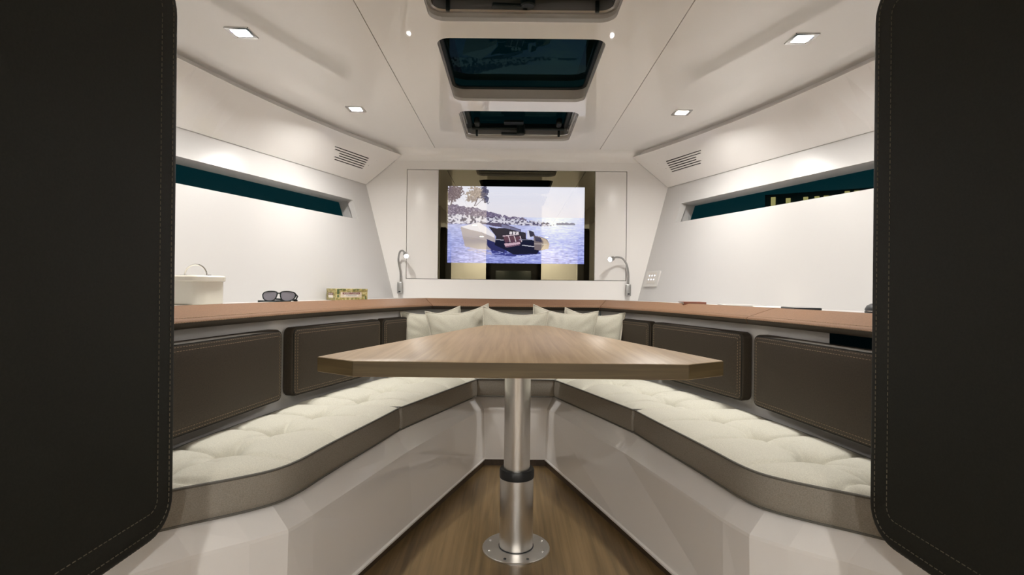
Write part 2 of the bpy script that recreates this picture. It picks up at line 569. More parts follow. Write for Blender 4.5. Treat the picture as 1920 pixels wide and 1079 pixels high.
b0 = len(V)
V += [(x, y, 0.338) for x, y in outerpath]
v2, f2 = cdt_plate([(x, y) for x, y in T_] + [(x, y) for x, y in outerpath[::-1]])
b1 = len(V)
V += [(p.x, p.y, 0.338) for p in v2]
F += [tuple(b1 + i for i in t) for t in f2]
bb = mk('bench_base', V, F, M['gelcoat'], smooth=False)
tag(bb, 'glossy white moulded V-shaped bench base around the table leg', 'bench')
# dark skirting at the floor
def skirt(name, pts):
    V, F = [], []
    for x, y in pts: V += [(x, y, 0.0), (x, y, 0.031)]
    for i in range(len(pts) - 1): F.append((2 * i, 2 * i + 2, 2 * i + 3, 2 * i + 1))
    return tag(mk(name, V, F, M['base_wood'], smooth=False), kind='structure')
bk = [(x * 1.02, y + 0.004) for x, y in B_]
skirt('baseboard_left', bk[:7]); skirt('baseboard_back', bk[6:8]); skirt('baseboard_right', bk[7:])

# ================================================================== SHELF AND BOLSTERS
def bolster_w(y): return 0.14 - 0.05 * max(0, min(1, (y - 1.4) / 1.38))
by = [0.985, 1.1, 1.25, 1.4, 1.6, 1.83, 2.0, 2.2, 2.4, 2.6, 2.78]
bpath = [(-BF(y), y) for y in by] + [(BF(y), y) for y in by[::-1]]
bn = [-m for m in miter(bpath)]
bw = [bolster_w(p[1]) for p in bpath]
# check the sign: normals must point away from the cabin middle
if bn[0].x > 0: bn = [-m for m in bn]
def bprof(w_):
    return [(0.03, 0.733), (0.012, 0.733), (0.008, 0.736), (0.0035, 0.743), (0.001, 0.749), (0.0035, 0.7535), (0.008, 0.7572), (0.013, 0.759), (0.019, 0.7606), (w_ - 0.012, 0.7878), (w_ - 0.006, 0.7886), (w_ - 0.002, 0.788), (w_, 0.784), (w_, 0.765)]
def bolster(name, label, i0, i1, trim0=0.0016, trim1=0.0016):
    ids = list(range(i0, i1 + 1))
    V, F = [], []
    lines = [[], [], []]
    m = len(bprof(0.1))
    for q, i in enumerate(ids):
        p = Vector(bpath[i])
        if q == 0: p = p + (Vector(bpath[ids[1]]) - p).normalized() * trim0
        if q == len(ids) - 1: p = p + (Vector(bpath[ids[-2]]) - p).normalized() * trim1
        for a, z in bprof(bw[i]):
            o_ = p + bn[i] * a
            V.append((o_.x, o_.y, z))
        for L_, (a, z) in zip(lines, ((0.0008, 0.7505), (0.0165, 0.7602), (bw[i] - 0.013, 0.7872))):
            o_ = p + bn[i] * a
            L_.append((o_.x, o_.y, z))
    for q in range(len(ids) - 1):
        for k in range(m):
            k2 = (k + 1) % m
            F.append((q * m + k, q * m + k2, (q + 1) * m + k2, (q + 1) * m + k))
    F.append(tuple(range(m))); F.append(tuple((len(ids) - 1) * m + k for k in range(m))[::-1])
    e = empty(name, (0, 0, 0))
    tag(e, label, 'bolster', 'leather bolsters along the shelf edge')
    o_ = mk('pad', V, F, M['leather_lit'], e)
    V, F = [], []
    fb = [(0.0125, 0.7322), (0.0072, 0.7355), (0.0028, 0.743), (0.0002, 0.7492)]  # front strip of the same pad; darker leather stands in for its shade
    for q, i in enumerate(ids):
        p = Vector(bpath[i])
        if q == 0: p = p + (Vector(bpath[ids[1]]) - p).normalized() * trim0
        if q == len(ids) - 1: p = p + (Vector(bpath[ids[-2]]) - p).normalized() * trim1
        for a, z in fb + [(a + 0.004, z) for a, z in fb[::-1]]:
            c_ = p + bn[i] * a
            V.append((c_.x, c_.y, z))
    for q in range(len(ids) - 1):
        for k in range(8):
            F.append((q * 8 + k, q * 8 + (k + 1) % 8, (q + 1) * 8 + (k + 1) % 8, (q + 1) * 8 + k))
    mk('shaded_front', V, F, M['leather'], e)['label'] = 'bolster front with shade put in as darker leather'
    stitching(lines, M['thread'], e)
    return e
nb = len(by)
bolster('shelf_bolster', 'long brown leather bolster edging the left shelf below sunglasses and box', 0, nb - 1)
bolster('shelf_bolster', 'short brown leather bolster under the television behind the pillows', nb - 1, nb)
bolster('shelf_bolster', 'brown leather bolster edging the right shelf from pillows to seam', nb, nb + 5)
bolster('shelf_bolster', 'near right brown leather bolster after the seam, above the dark cubby', nb + 5, 2 * nb - 1)
inner = [((Vector(p) + m_ * (w_ - 0.004)).x, (Vector(p) + m_ * (w_ - 0.004)).y) for p, m_, w_ in zip(bpath, bn, bw)]
outer_s = [(-hull(0.985, 0.783) + 0.001, 0.985), (-hull(YW, 0.783) + 0.001, YW - 0.001), (hull(YW, 0.783) - 0.001, YW - 0.001), (hull(0.985, 0.783) - 0.001, 0.985)]
sh = plate('shelf', outer_s + inner[::-1], [], lambda u, v: (u, v, 0.783), lambda u, v: (u, v, 0.765), M['wall'])
tag(sh, 'white shelf running round the cabin behind the leather bolsters', 'shelf')

# ================================================================== BACKREST CUSHIONS
def backrest(label, s, y0, y1, two_edges):
    a = Vector((s * (BF(y0) - 0.001), y0)); b = Vector((s * (BF(y1) - 0.001), y1))
    t = (b - a); L = t.length; t.normalize()
    f = Vector((-t.y, t.x)) * s                       # faces the middle of the cabin
    mid = (a + b) / 2
    H, T = 0.240, 0.043
    e = empty('backrest_cushion', (mid.x, mid.y, 0.582), math.atan2(-f.y, -f.x) - math.pi / 2)
    tag(e, label, 'cushion', 'leather backrest cushions')
    V, F = pad_mesh(L, H, T, 0.022, 0.012, 0.004)
    mk('pad', V, F, M['leather'], e)
    lines = []
    for ins in (0.011, 0.021):
        o_ = rrect(L - 2 * ins, H - 2 * ins, max(0.022 - ins, 0.006), 5)
        lines.append([(p[0], 0.0005 if ins < 0.012 else -0.0017, p[1]) for p in o_ + o_[:1]])
    stitching(lines, M['thread'], e)
    # welted seam between face and border
    o_ = rrect(L - 0.010, H - 0.010, 0.018, 6)
    V, F = sweep_mesh([(p[0], 0.0025, p[1]) for p in o_], 0.0016, 6, True)
    mk('welt', V, F, M['leather_dark'], e)
    return e
for s, sd, near in ((-1, 'left', 'foreground left leather panel'), (1, 'right', 'foreground right leather panel')):
    backrest('large brown leather backrest cushion on the %s, partly behind the %s' % (sd, near), s, 1.06, 1.79, 0)
    backrest('middle brown leather backrest cushion on the %s, behind the table corner' % sd, s, 1.845, 2.39, 0)
    backrest('small brown leather backrest cushion in the %s corner beside the pillows' % sd, s, 2.405, 2.665, 0)

# ================================================================== SEAT CUSHIONS
def resample(pts, n):
    P = [Vector(p) for p in pts]
    cum = [0]
    for a, b in zip(P, P[1:]): cum.append(cum[-1] + (b - a).length)
    out = []
    for k in range(n):
        s = cum[-1] * k / (n - 1)
        for i in range(len(P) - 1):
            if s <= cum[i + 1] + 1e-9:
                out.append(P[i].lerp(P[i + 1], (s - cum[i]) / max(1e-9, cum[i + 1] - cum[i])))
                break
        else:
            out.append(P[-1])
    return out, cum[-1]

def chaikin(pts, k=3):
    for _ in range(k):
        q = [pts[0]]
        for a, b in zip(pts, pts[1:]):
            a, b = Vector(a), Vector(b)
            q += [a * 0.75 + b * 0.25, a * 0.25 + b * 0.75]
        q.append(pts[-1])
        pts = q
    return [tuple(p) for p in pts]

ZT, ZB = 0.420, 0.3385
def seat_cushion(label, front, back, tufts, seed, smooth_front=True):
    """front/back: plan polylines running the same way; tufts: (t,u) along/across"""
    e = empty('seat_cushion', (0, 0, 0))
    tag(e, label, 'cushion', 'quilted seat cushions on the bench')
    fr = chaikin(front) if smooth_front else front
    nl, nc = 210, 110
    fp, Lf = resample(fr, nl); bp, Lb = resample(back, nl)
    G = np.zeros((nl, nc, 2))
    for i in range(nl):
        for j in range(nc):
            p = fp[i].lerp(bp[i], j / (nc - 1))
            G[i, j] = (p.x, p.y)
    Lm = (Lf + Lb) / 2
    Wd = np.mean([(fp[i] - bp[i]).length for i in range(nl)])
    tt, uu = np.meshgrid(np.linspace(0, 1, nl), np.linspace(0, 1, nc), indexing='ij')
    ed = np.minimum(np.minimum(tt, 1 - tt) * Lm, np.minimum(uu, 1 - uu) * Wd)
    h = 0.024 * (1 - np.exp(-ed / 0.03))
    rng = np.random.default_rng(seed)
    def pt(t, u):
        i = t * (nl - 1); i0 = int(min(max(math.floor(i), 0), nl - 2)); f_ = min(max(i - i0, 0), 1)
        a = fp[i0].lerp(fp[i0 + 1], f_); b = bp[i0].lerp(bp[i0 + 1], f_)
        q = a.lerp(b, u)
        return np.array((q.x, q.y))
    def crease(path, depth, wid, fade):
        nonlocal h
        P = np.array(path)
        best = np.full(tt.shape, 9.0); along = np.zeros(tt.shape)
        m = len(P) - 1
        for k in range(m):
            a, b = P[k], P[k + 1]
            d = b - a; l2 = max(d @ d, 1e-12)
            q = np.clip(((G - a) @ d) / l2, 0, 1)
            dist = np.linalg.norm(G - (a + q[..., None] * d), axis=-1)
            upd = dist < best
            best = np.where(upd, dist, best); along = np.where(upd, (k + q) / m, along)
        amp = depth * (1 - fade * along)
        h -= amp * np.exp(-(best / wid) ** 2) + amp * 0.45 * np.exp(-(best / (wid * 3.6)) ** 2)
    for (t, u) in tufts:
        c = pt(t, u)
        d = np.linalg.norm(G - c, axis=-1)
        h -= 0.012 * np.exp(-(d / 0.022) ** 2) + 0.010 * np.exp(-(d / 0.07) ** 2)
        for du, sgn in ((u - 0.03, -1), (0.97 - u, 1)):
            bow = rng.uniform(0.02, 0.05) * (1 if rng.random() < 0.7 else -1)
            crease([pt(t + bow * math.sin(math.pi * k / 8) * 0.5, u + sgn * du * k / 8) for k in range(9)], 0.012, 0.0085, 0.45)
        for dt in (-1, 1):
            for ang in (0.30, -0.28):
                ln = 0.11 / Lm
                crease([pt(t + dt * ln * k / 5, u + ang * (0.09 / Wd) * (k / 5) ** 1.3) for k in range(6)], 0.010, 0.008, 0.9)
    for _ in range(14):                                # loose small wrinkles
        t, u = rng.uniform(0.05, 0.95), rng.uniform(0.08, 0.9)
        dt, du = rng.normal(0, 0.05), rng.normal(0, 0.10)
        crease([pt(np.clip(t + dt * k / 3, 0, 1), float(np.clip(u + du * k / 3, 0, 1))) for k in range(4)], 0.0026, 0.007, 0.9)
    V = [(G[i, j, 0], G[i, j, 1], ZT + h[i, j]) for i in range(nl) for j in range(nc)]
    F = [(i * nc + j, (i + 1) * nc + j, (i + 1) * nc + j + 1, i * nc + j + 1) for i in range(nl - 1) for j in range(nc - 1)]
    mk('quilted_top', V, F, M['cream'], e, ang=80)
    per = [tuple(G[i, 0]) for i in range(nl)] + [tuple(G[nl - 1, j]) for j in range(1, nc)] + [tuple(G[i, nc - 1]) for i in range(nl - 2, -1, -1)] + [tuple(G[0, j]) for j in range(nc - 2, 0, -1)]
    c = np.mean(np.array(per), axis=0)
    def grow(k):
        n_ = len(per); out = []
        for i in range(n_):
            a, b = per[i - 1], per[(i + 1) % n_]
            d = Vector((b[0] - a[0], b[1] - a[1])).normalized()
            nrm = Vector((d.y, -d.x))
            out.append((per[i][0] + nrm.x * k * sgn_, per[i][1] + nrm.y * k * sgn_))
        return out
    area = sum(per[i - 1][0] * per[i][1] - per[i][0] * per[i - 1][1] for i in range(len(per)))
    sgn_ = 1 if area > 0 else -1
    prof = [(0.0, ZT - 0.001), (0.0015, ZT - 0.008), (0.004, ZT - 0.025), (0.005, ZT - 0.045), (0.004, ZB + 0.018), (0.001, ZB + 0.004), (-0.004, ZB)]
    rings = [[(x, y, z) for x, y in grow(k)] for k, z in prof]
    V, F = ring_stack(rings, False, False)
    mk('side_band', V, F, M['grey_fabric'], e, ang=60)
    tube('piping', [(x, y, ZT + 0.0005) for x, y in grow(0.001)], 0.0032, M['pipe_fabric'], e, 6, True)
    tube('piping', [(x, y, ZB + 0.0042) for x, y in grow(0.001)], 0.0032, M['pipe_fabric'], e, 6, True)
    return e

for s, sd in ((-1, 'left'), (1, 'right')):
    fn_ = [(0.417, 1.878), (0.445, 1.74), (0.515, 1.44), (0.545, 1.27), (0.60, 1.20), (0.735, 1.105), (0.855, 0.99)]
    bk_ = [(WS(y) - 0.018, y) for y in (1.880, 1.75, 1.6, 1.45, 1.3, 1.15, 0.99)]
    tf = [(0.16, 0.50), (0.37, 0.5), (0.575, 0.52), (0.78, 0.5)]
    seat_cushion('cream quilted seat cushion at the near %s end of the bench' % sd, [(s * x, y) for x, y in fn_], [(s * x, y) for x, y in bk_], tf, 3 + s)
    fn_ = [(0.183, 2.478), (0.30, 2.18), (0.410, 1.893)]
    bk_ = [(0.465, 2.792), (WS(2.65) - 0.018, 2.65), (WS(2.5) - 0.018, 2.5), (WS(2.3) - 0.018, 2.3), (WS(2.1) - 0.018, 2.1), (WS(1.891) - 0.018, 1.891)]
    tf = [(0.14, 0.5), (0.40, 0.48), (0.66, 0.5), (0.88, 0.48)]
    seat_cushion('cream quilted seat cushion at the far %s side, under the table edge' % sd, [(s * x, y) for x, y in fn_], [(s * x, y) for x, y in bk_], tf, 8 + s, False)
seat_cushion('grey-sided seat cushion across the far end behind the table leg', [(-0.176, 2.484), (0.176, 2.484)], [(-0.455, 2.80), (-0.40, 2.855), (0.40, 2.855), (0.455, 2.80)], [(0.5, 0.5)], 21, False)

# ================================================================== TABLE
tb = empty('table', (0, 1.74, 0))
tag(tb, 'wooden tapered table on a telescopic steel pedestal leg', 'table')
TY = -1.74
TZ1, TZ0 = 0.680, 0.6435
outl = [(-0.381, 1.21), (0.381, 1.21), (0.485, 1.276), (0.142, 2.395), (0.10, 2.41), (-0.10, 2.41), (-0.142, 2.395), (-0.485, 1.276)]
bm = bmesh.new()
ins = 0.0
vs = [bm.verts.new((x, y + TY, TZ0)) for x, y in outl]
f = bm.faces.new(vs)
r_ = bmesh.ops.extrude_face_region(bm, geom=[f])
bmesh.ops.translate(bm, verts=[v for v in r_['geom'] if isinstance(v, bmesh.types.BMVert)], vec=(0, 0, TZ1 - TZ0))
bmesh.ops.bevel(bm, geom=bm.edges[:], offset=0.0018, segments=2, affect='EDGES', profile=0.5)
bmesh.ops.recalc_face_normals(bm, faces=bm.faces)
me = bpy.data.meshes.new('tabletop'); bm.to_mesh(me); bm.free()
link('tabletop', me, M['table_wood'], tb)
# edge veneer bands, a hair proud of the slab
cxy = Vector((0, 1.75))
for i in range(len(outl)):
    a, b = Vector(outl[i]), Vector(outl[(i + 1) % len(outl)])
    d = (b - a); L = d.length; d.normalize()
    mid = (a + b) / 2
    nrm = Vector((d.y, -d.x))
    o_ = box('edge_band', (L - 0.0004, 0.002, TZ1 - TZ0 - 0.003), (mid.x + nrm.x * 0.0002, mid.y + TY + nrm.y * 0.0002, (TZ0 + TZ1) / 2), M['table_edge'], tb, 0.0004, (0, 0, math.atan2(d.y, d.x)), 1)
LZ = 0.0
lathe('base_flange', [(0.0, 0.0), (0.110, 0.0), (0.110, 0.004), (0.108, 0.006), (0.058, 0.008), (0.0, 0.008)], M['steel'], tb, 64)
lathe('lower_tube', [(0.0, 0.006), (0.0545, 0.006), (0.0545, 0.232), (0.053, 0.234), (0.0, 0.234)], M['steel'], tb, 48)
lathe('collar', [(0.0, 0.233), (0.0555, 0.233), (0.0565, 0.236), (0.0565, 0.258), (0.054, 0.262), (0.0, 0.262)], M['rubber'], tb, 48)
lathe('upper_tube', [(0.0, 0.260), (0.0425, 0.260), (0.0425, 0.640), (0.0, 0.640)], M['steel'], tb, 48)
lathe('top_plate', [(0.0, 0.632), (0.10, 0.632), (0.10, 0.6435), (0.0, 0.6435)], M['steel'], tb, 48)
lathe('base_seal', [(0.0548, 0.0075), (0.057, 0.0075), (0.057, 0.010), (0.0548, 0.010)], M['rubber'], tb, 48)
for k in range(8):
    a = R(22.5 + 45 * k)
    lathe('screw', [(0.0, 0.006), (0.0046, 0.006), (0.0046, 0.0082), (0.003, 0.009), (0.0, 0.0084)], M['rubber'] if k in (5, 6) else M['chrome'], tb, 12, (0.092 * math.cos(a), 0.092 * math.sin(a), 0))

# ================================================================== FOREGROUND LEATHER PANELS
for s, sd in ((-1, 'left'), (1, 'right')):
    y0, y1, z0, z1 = 0.50, 1.02, 0.385, 1.425
    L, H = y1 - y0, z1 - z0
    f = Vector((-s, 0))
    e = empty('leather_door_panel', (s * 0.662, (y0 + y1) / 2, (z0 + z1) / 2), math.atan2(-f.y, -f.x) - math.pi / 2)
    tag(e, 'brown stitched leather panel, darkened for shade, filling the %s foreground' % sd, 'panel', 'foreground leather panels')
    V, F = pad_mesh(L, H, 0.05, 0.065, 0.012, 0.003)
    mk('pad', V, F, M['leather_dark'], e)
    lines = []
    for ins in (0.022, 0.056):
        o_ = rrect(L - 2 * ins, H - 2 * ins, max(0.065 - ins, 0.02), 8)
        lines.append([(p[0], -0.0020 if ins < 0.03 else -0.003, p[1]) for p in o_ + o_[:1]])
    o_ = rrect(L - 0.003, H - 0.003, 0.063, 8)
    lines.append([(p[0], 0.007, p[1]) for p in o_ + o_[:1]])
    stitching(lines, M['thread_dull'], e, dash=0.006, gap=0.004, r=0.0006)

# ================================================================== OVERHEAD SOFFIT PANELS
up_pts = [(0.660, 3.045), (0.84, 2.66), (0.995, 2.285), (1.085, 1.97), (1.145, 1.75), (1.20, 1.40), (1.25, 0.985)]
def up_x(y):
    yy = [p[1] for p in up_pts][::-1]; xx = [p[0] for p in up_pts][::-1]
    c = np.polyfit(yy, xx, 3)
    return float(np.polyval(c, y))
for s, sd in ((-1, 'left'), (1, 'right')):
    def sof(u, v, s=s, off=0.0):
        # u = y, v = 0 lower edge .. 0.27 upper edge
        k = v / 0.27
        xl, zl = hull(u, 1.43) - 0.004, 1.43
        xu, zu = up_x(u), 1.600
        x = xl + (xu - xl) * k; z = zl + (zu - zl) * k
        return (s * (x + 0.6 * off), u, z + 0.8 * off)
    yb = [3.045 - (3.045 - 0.985) * k / 24 for k in range(25)]
    outl_ = [(y, 0.0) for y in yb] + [(y, 0.27) for y in yb[::-1]]
    slots = []
    for k in range(6):
        v0 = 0.094 + k * 0.0155
        ya, yb_ = 2.705 - 0.012 * k + (0.03 if k in (2, 3) else 0), 2.915 - 0.006 * k
        slots.append([(ya, v0), (yb_, v0), (yb_, v0 + 0.0068), (ya, v0 + 0.0068)])
    e = empty('overhead_panel', (0, 0, 0))
    tag(e, 'white overhead side panel on the %s with six slim vent slots' % sd, 'panel', 'overhead side panels')
    plate('panel_board', outl_, slots, sof, lambda u, v, sof=sof: sof(u, v, off=0.003), M['lacquer'], e)
    V = [sof(2.66, 0.07, off=0.0034), sof(2.95, 0.07, off=0.0034), sof(2.95, 0.2, off=0.0034), sof(2.66, 0.2, off=0.0034)]
    mk('vent_backing', V, [(0, 1, 2, 3)], M['gap'], e, smooth=False)
    V, F = [], []
    for k, y in enumerate(yb):
        x, y_, z = sof(y, 0.27)
        V += [(x + s * 0.035, y, z - 0.01), (x + s * 0.035, y, CEIL)]
        if k: F.append((2 * k - 2, 2 * k, 2 * k + 1, 2 * k - 1))
    mk('top_return', V, F, M['lacquer'], e)
    for (yy, vv) in ((2.69, 0.112), (2.665, 0.165), (2.925, 0.13), (2.94, 0.18)):
        p = sof(yy, vv, off=-0.0006)
        lathe('screw', [(0, -0.0008), (0.0016, -0.0008), (0.0016, 0.0008), (0, 0.0008)], M['gap'], e, 8, p)

# ================================================================== DOWNLIGHTS
def downlight(label, x, y, lens, group, depth=0.008):
    e = empty('downlight', (x, y, CEIL))
    tag(e, label, 'light', group)
    q = 0.038
    def sq(h_, z, r_=0.004): return [(p[0], p[1], z) for p in rrect(2 * h_, 2 * h_, r_, 3)]
    V, F = ring_stack([sq(q, 0.0), sq(q - .001, -0.003), sq(0.0265, -0.0035), sq(0.0245, -0.001)], False)
    mk('bezel', V, F, M['chrome'], e, ang=20)
    V, F = ring_stack([sq(0.0245, -0.001), sq(0.0240, depth + 0.0005)], False)
    mk('reflector', V, F, M['satin_grey'], e, ang=30)
    V = sq(0.0241, depth)
    mk('lens', V, [tuple(range(len(V)))], M[lens], e, smooth=False)
    return e
for s, sd in ((-1, 'left'), (1, 'right')):
    downlight('square chrome downlight in the ceiling, nearer one on the %s' % sd, s * DL_FWD[0][0], DL_FWD[0][1], 'lens', 'ceiling downlights')
    downlight('square chrome downlight in the ceiling, farther one on the %s' % sd, s * DL_FWD[1][0], DL_FWD[1][1], 'lens', 'ceiling downlights')
    downlight('unseen fill downlight aft of the entrance on the %s' % sd, s * DL_AFT_FILL[0][0], DL_AFT_FILL[0][1], 'lens_aft0', 'unseen fill downlights aft', 0.0005)
    downlight('unseen fill downlight near the aft doorway on the %s' % sd, s * DL_AFT_FILL[1][0], DL_AFT_FILL[1][1], 'lens_aft1', 'unseen fill downlights aft', 0.0005)

# ================================================================== HATCHES
def hatch(label, cy, wd, ln, opening):
    e = empty('deck_hatch', (0, cy, CEIL))
    tag(e, label, 'hatch', 'deck hatches')
    def ol(g, z, r=0.045): return [(p[0], p[1], z) for p in rrect(wd + 2 * g, ln + 2 * g, max(r + g, 0.01), 6)]
    if not opening:
        V, F = ring_stack([ol(0.0, 0.0), ol(0.002, 0.004), ol(0.006, 0.052)], False)
        mk('liner', V, F, M['hatch_liner'], e, ang=60)
        V, F = ring_stack([ol(0.012, 0.052), ol(-0.006, 0.052), ol(-0.008, 0.056), ol(-0.008, 0.060)], False)
        mk('gasket', V, F, M['black'], e)
        V, F = ring_stack([ol(0.01, 0.058), ol(0.01, 0.066)], True, True)
        mk('pane', V, F, M['hatch_glass'], e, smooth=False)
        V, F = ring_stack([ol(-0.035, 0.075, 0.06), ol(-0.035, 0.10, 0.06), ol(0.03, 0.10, 0.06)], False)
        mk('coaming', V, F, M['black'], e)
    else:
        V, F = ring_stack([ol(0.0, 0.0), ol(0.002, 0.004), ol(0.002, 0.026)], False)
        mk('liner', V, F, M['hatch_liner'], e, ang=60)
        V, F = ring_stack([ol(0.004, 0.025), ol(-0.006, 0.026), ol(-0.010, 0.030), ol(-0.010, 0.062), ol(0.0, 0.064)], False)
        mk('frame', V, F, M['hatch_frame'], e)
        V, F = ring_stack([ol(-0.004, 0.060), ol(-0.030, 0.060), ol(-0.034, 0.064), ol(-0.034, 0.080), ol(-0.004, 0.082)], False)
        mk('lid_frame', V, F, M['black'], e)
        V, F = ring_stack([ol(-0.006, 0.078), ol(-0.006, 0.086)], True, True)
        mk('pane', V, F, M['hatch_glass'], e, smooth=False)
        yb_ = ln / 2 - 0.045
        rail = tube('rail', [(-wd / 2 + 0.03, yb_, 0.052), (wd / 2 - 0.03, yb_, 0.052)], 0.009, M['black'], e, 10)
        h_ = lathe('handle_hub', [(0, 0.018), (0.018, 0.018), (0.021, 0.022), (0.021, 0.07), (0, 0.07)], M['black'], e, 24, (0.015, yb_ - 0.005, 0))
        box('handle_lever', (0.105, 0.020, 0.012), (-0.035, yb_ + 0.004, 0.024), M['black'], h_, 0.004, (0, 0, R(4)))
        box('handle_grip', (0.10, 0.05, 0.014), (-0.022, yb_ - 0.07, 0.060), M['black'], h_, 0.005)
        for sx in (-1, 1):
            box('latch', (0.030, 0.070, 0.035), (sx * (wd / 2 - 0.062), yb_ - 0.075, 0.060), M['black'], e, 0.011, seg=3)
            box('stay_bracket', (0.012, 0.012, 0.034), (sx * (wd / 2 - 0.055), yb_ + 0.014, 0.030), M['black'], e, 0.003)
            box('side_slot', (0.004, ln * 0.55, 0.006), (sx * (wd / 2 - 0.012), -0.02, 0.05), M['satin'], e, 0.001)
    return e
hatch('opening deck hatch with black handle at the top edge of the photo', *HATCH[0], True)
hatch('large fixed dark glass deck hatch between the two opening hatches', *HATCH[1], False)
hatch('small opening deck hatch with black handle above the television', *HATCH[2], True)

# ================================================================== TELEVISION
def tv_mirror(name, vcol):
    m = bpy.data.materials.new(name)
    m.use_nodes = True
    nt = m.node_tree
    nt.nodes.clear()
    o = nt.nodes.new('ShaderNodeOutputMaterial')
    g = nt.nodes.new('ShaderNodeBsdfGlossy'); g.inputs[0].default_value = (0.18, 0.16, 0.105, 1); g.inputs['Roughness'].default_value = 0.0
    if vcol:
        at = nt.nodes.new('ShaderNodeVertexColor'); at.layer_name = 'picture'
        em = nt.nodes.new('ShaderNodeEmission'); em.inputs[1].default_value = 0.66
        nt.links.new(at.outputs['Color'], em.inputs[0])
        g.inputs[0].default_value = (0.085, 0.075, 0.045, 1)
        ad = nt.nodes.new('ShaderNodeAddShader')
        nt.links.new(em.outputs[0], ad.inputs[0]); nt.links.new(g.outputs[0], ad.inputs[1])
        nt.links.new(ad.outputs[0], o.inputs[0])
    else:
        nt.links.new(g.outputs[0], o.inputs[0])
    return m

def paint(Wp, Hp):
    """picture on the screen: grey motor boat at anchor off a rocky pine shore"""
    # coordinates follow the picture: x 0..1320, y 0..735, origin top left
    X, Y = np.meshgrid((np.arange(Wp) + 0.5) * 1320 / Wp, (np.arange(Hp) + 0.5) * 735 / Hp)
    img = np.zeros((Hp, Wp, 3))
    rng = np.random.default_rng(7)
    def vnoise(cx, cy, seed):
        g = np.random.default_rng(seed).random((int(735 / cy) + 3, int(1320 / cx) + 3))
        fx, fy = X / cx, Y / cy
        ix, iy = fx.astype(int), fy.astype(int)
        tx, ty = fx - ix, fy - iy
        tx, ty = tx * tx * (3 - 2 * tx), ty * ty * (3 - 2 * ty)
        return (g[iy, ix] * (1 - tx) + g[iy, ix + 1] * tx) * (1 - ty) + (g[iy + 1, ix] * (1 - tx) + g[iy + 1, ix + 1] * tx) * ty
    def mix(mask, col):
        m_ = np.clip(mask, 0, 1)[..., None]
        img[:] = img * (1 - m_) + np.array(col) / 255.0 * m_
    def poly(pts):
        ins_ = np.zeros(X.shape, bool)
        n_ = len(pts)
        for i in range(n_):
            (x1, y1), (x2, y2) = pts[i], pts[(i + 1) % n_]
            if y1 == y2: continue
            c_ = ((y1 > Y) != (y2 > Y)) & (X < (x2 - x1) * (Y - y1) / (y2 - y1) + x1)
            ins_ ^= c_
        return ins_.astype(float)
    hz = 292
    sky_t = np.clip(Y / hz, 0, 1)[..., None]
    img[:] = np.array((236, 238, 252)) / 255 * (1 - sky_t) + np.array((240, 236, 244)) / 255 * sky_t
    sea_t = np.clip((Y - hz) / (735 - hz), 0, 1)[..., None]
    sea = np.array((196, 202, 240)) / 255 * (1 - sea_t) + np.array((150, 158, 228)) / 255 * sea_t
    rp = (vnoise(46, 7, 1) - 0.5) * 0.20 + (vnoise(18, 4, 2) - 0.5) * 0.22
    sea = np.clip(sea + (rp * (0.35 + 0.9 * sea_t[..., 0]))[..., None], 0, 1)
    glow = np.exp(-((X - 1050) / 260) ** 2)[..., None] * 0.22
    sea = np.clip(sea + glow * (1 - sea_t * 0.6), 0, 1)
    mk_ = (Y > hz)[..., None]
    img[:] = np.where(mk_, sea, img)
    # headland
    edge = np.interp(X[0], [0, 120, 250, 400, 520, 640, 760], [175, 190, 205, 245, 275, 292, 300])
    land = (Y > edge[None, :] + (vnoise(22, 22, 3) - 0.5) * 26) & (Y < 345) & (X < 760)
    tex = vnoise(11, 8, 4)
    mix(land * 1.0, (118, 108, 140))
    mix(land * (tex > 0.55) * 0.7, (84, 74, 104))
    mix(land * (vnoise(9, 7, 5) > 0.72) * 0.7, (190, 182, 200))
    rock_top = np.interp(X[0], [0, 300, 560, 700, 860, 930, 1040], [268, 285, 300, 318, 330, 345, 362])
    rock = (Y > rock_top[None, :] + (vnoise(16, 16, 6) - 0.5) * 30) & (Y < np.interp(X[0], [0, 500, 930, 1040], [358, 362, 378, 366])[None, :]) & (X < 1035)
    rt = vnoise(14, 12, 8)
    mix(rock * 1.0, (176, 174, 196))
    mix(rock * (rt > 0.55) * 0.85, (236, 234, 244))
    mix(rock * (rt < 0.36) * 0.85, (70, 66, 92))
    isl = (np.abs(X - 1140) < 90) & (Y > 352 - 12 * np.cos((X - 1140) / 60) + (vnoise(12, 10, 9) - .5) * 14) & (Y < 364)
    mix(isl * 0.8, (104, 104, 132))
    mix(((Y > 358) & (Y < 372) & (X < 930) & (vnoise(30, 5, 10) > .45)) * 0.5, (110, 108, 150))
    # pines
    for cx, cy, rx, ry, col, th in ((65, 55, 85, 62, (88, 72, 84), .38), (30, 110, 70, 45, (96, 82, 96), .42), (275, 62, 95, 58, (150, 134, 124), .42),
                                    (355, 60, 40, 70, (66, 66, 96), .40), (230, 120, 60, 30, (138, 124, 120), .48), (372, 128, 30, 40, (70, 70, 98), .5)):
        d = ((X - cx) / rx) ** 2 + ((Y - cy) / ry) ** 2
        m_ = (d + (vnoise(13, 11, int(cx + cy)) - 0.5) * 1.5 < 0.9)
        mix(m_ * 0.88, col)
        mix(m_ * (vnoise(8, 7, int(cx * 3 + 1)) > 0.62) * 0.6, tuple(min(255, c + 60) for c in col))
    for pts in ([(250, 190), (262, 190), (300, 100), (290, 98)], [(20, 190), (34, 190), (60, 80), (50, 80)], [(262, 190), (270, 190), (350, 115), (342, 112)]):
        mix(poly(pts) * 0.8, (92, 78, 92))
    # boat reflection on the water
    sh_ = poly([(390, 580), (880, 560), (900, 640), (640, 668), (450, 655)]) * (vnoise(28, 5, 12) > 0.3)
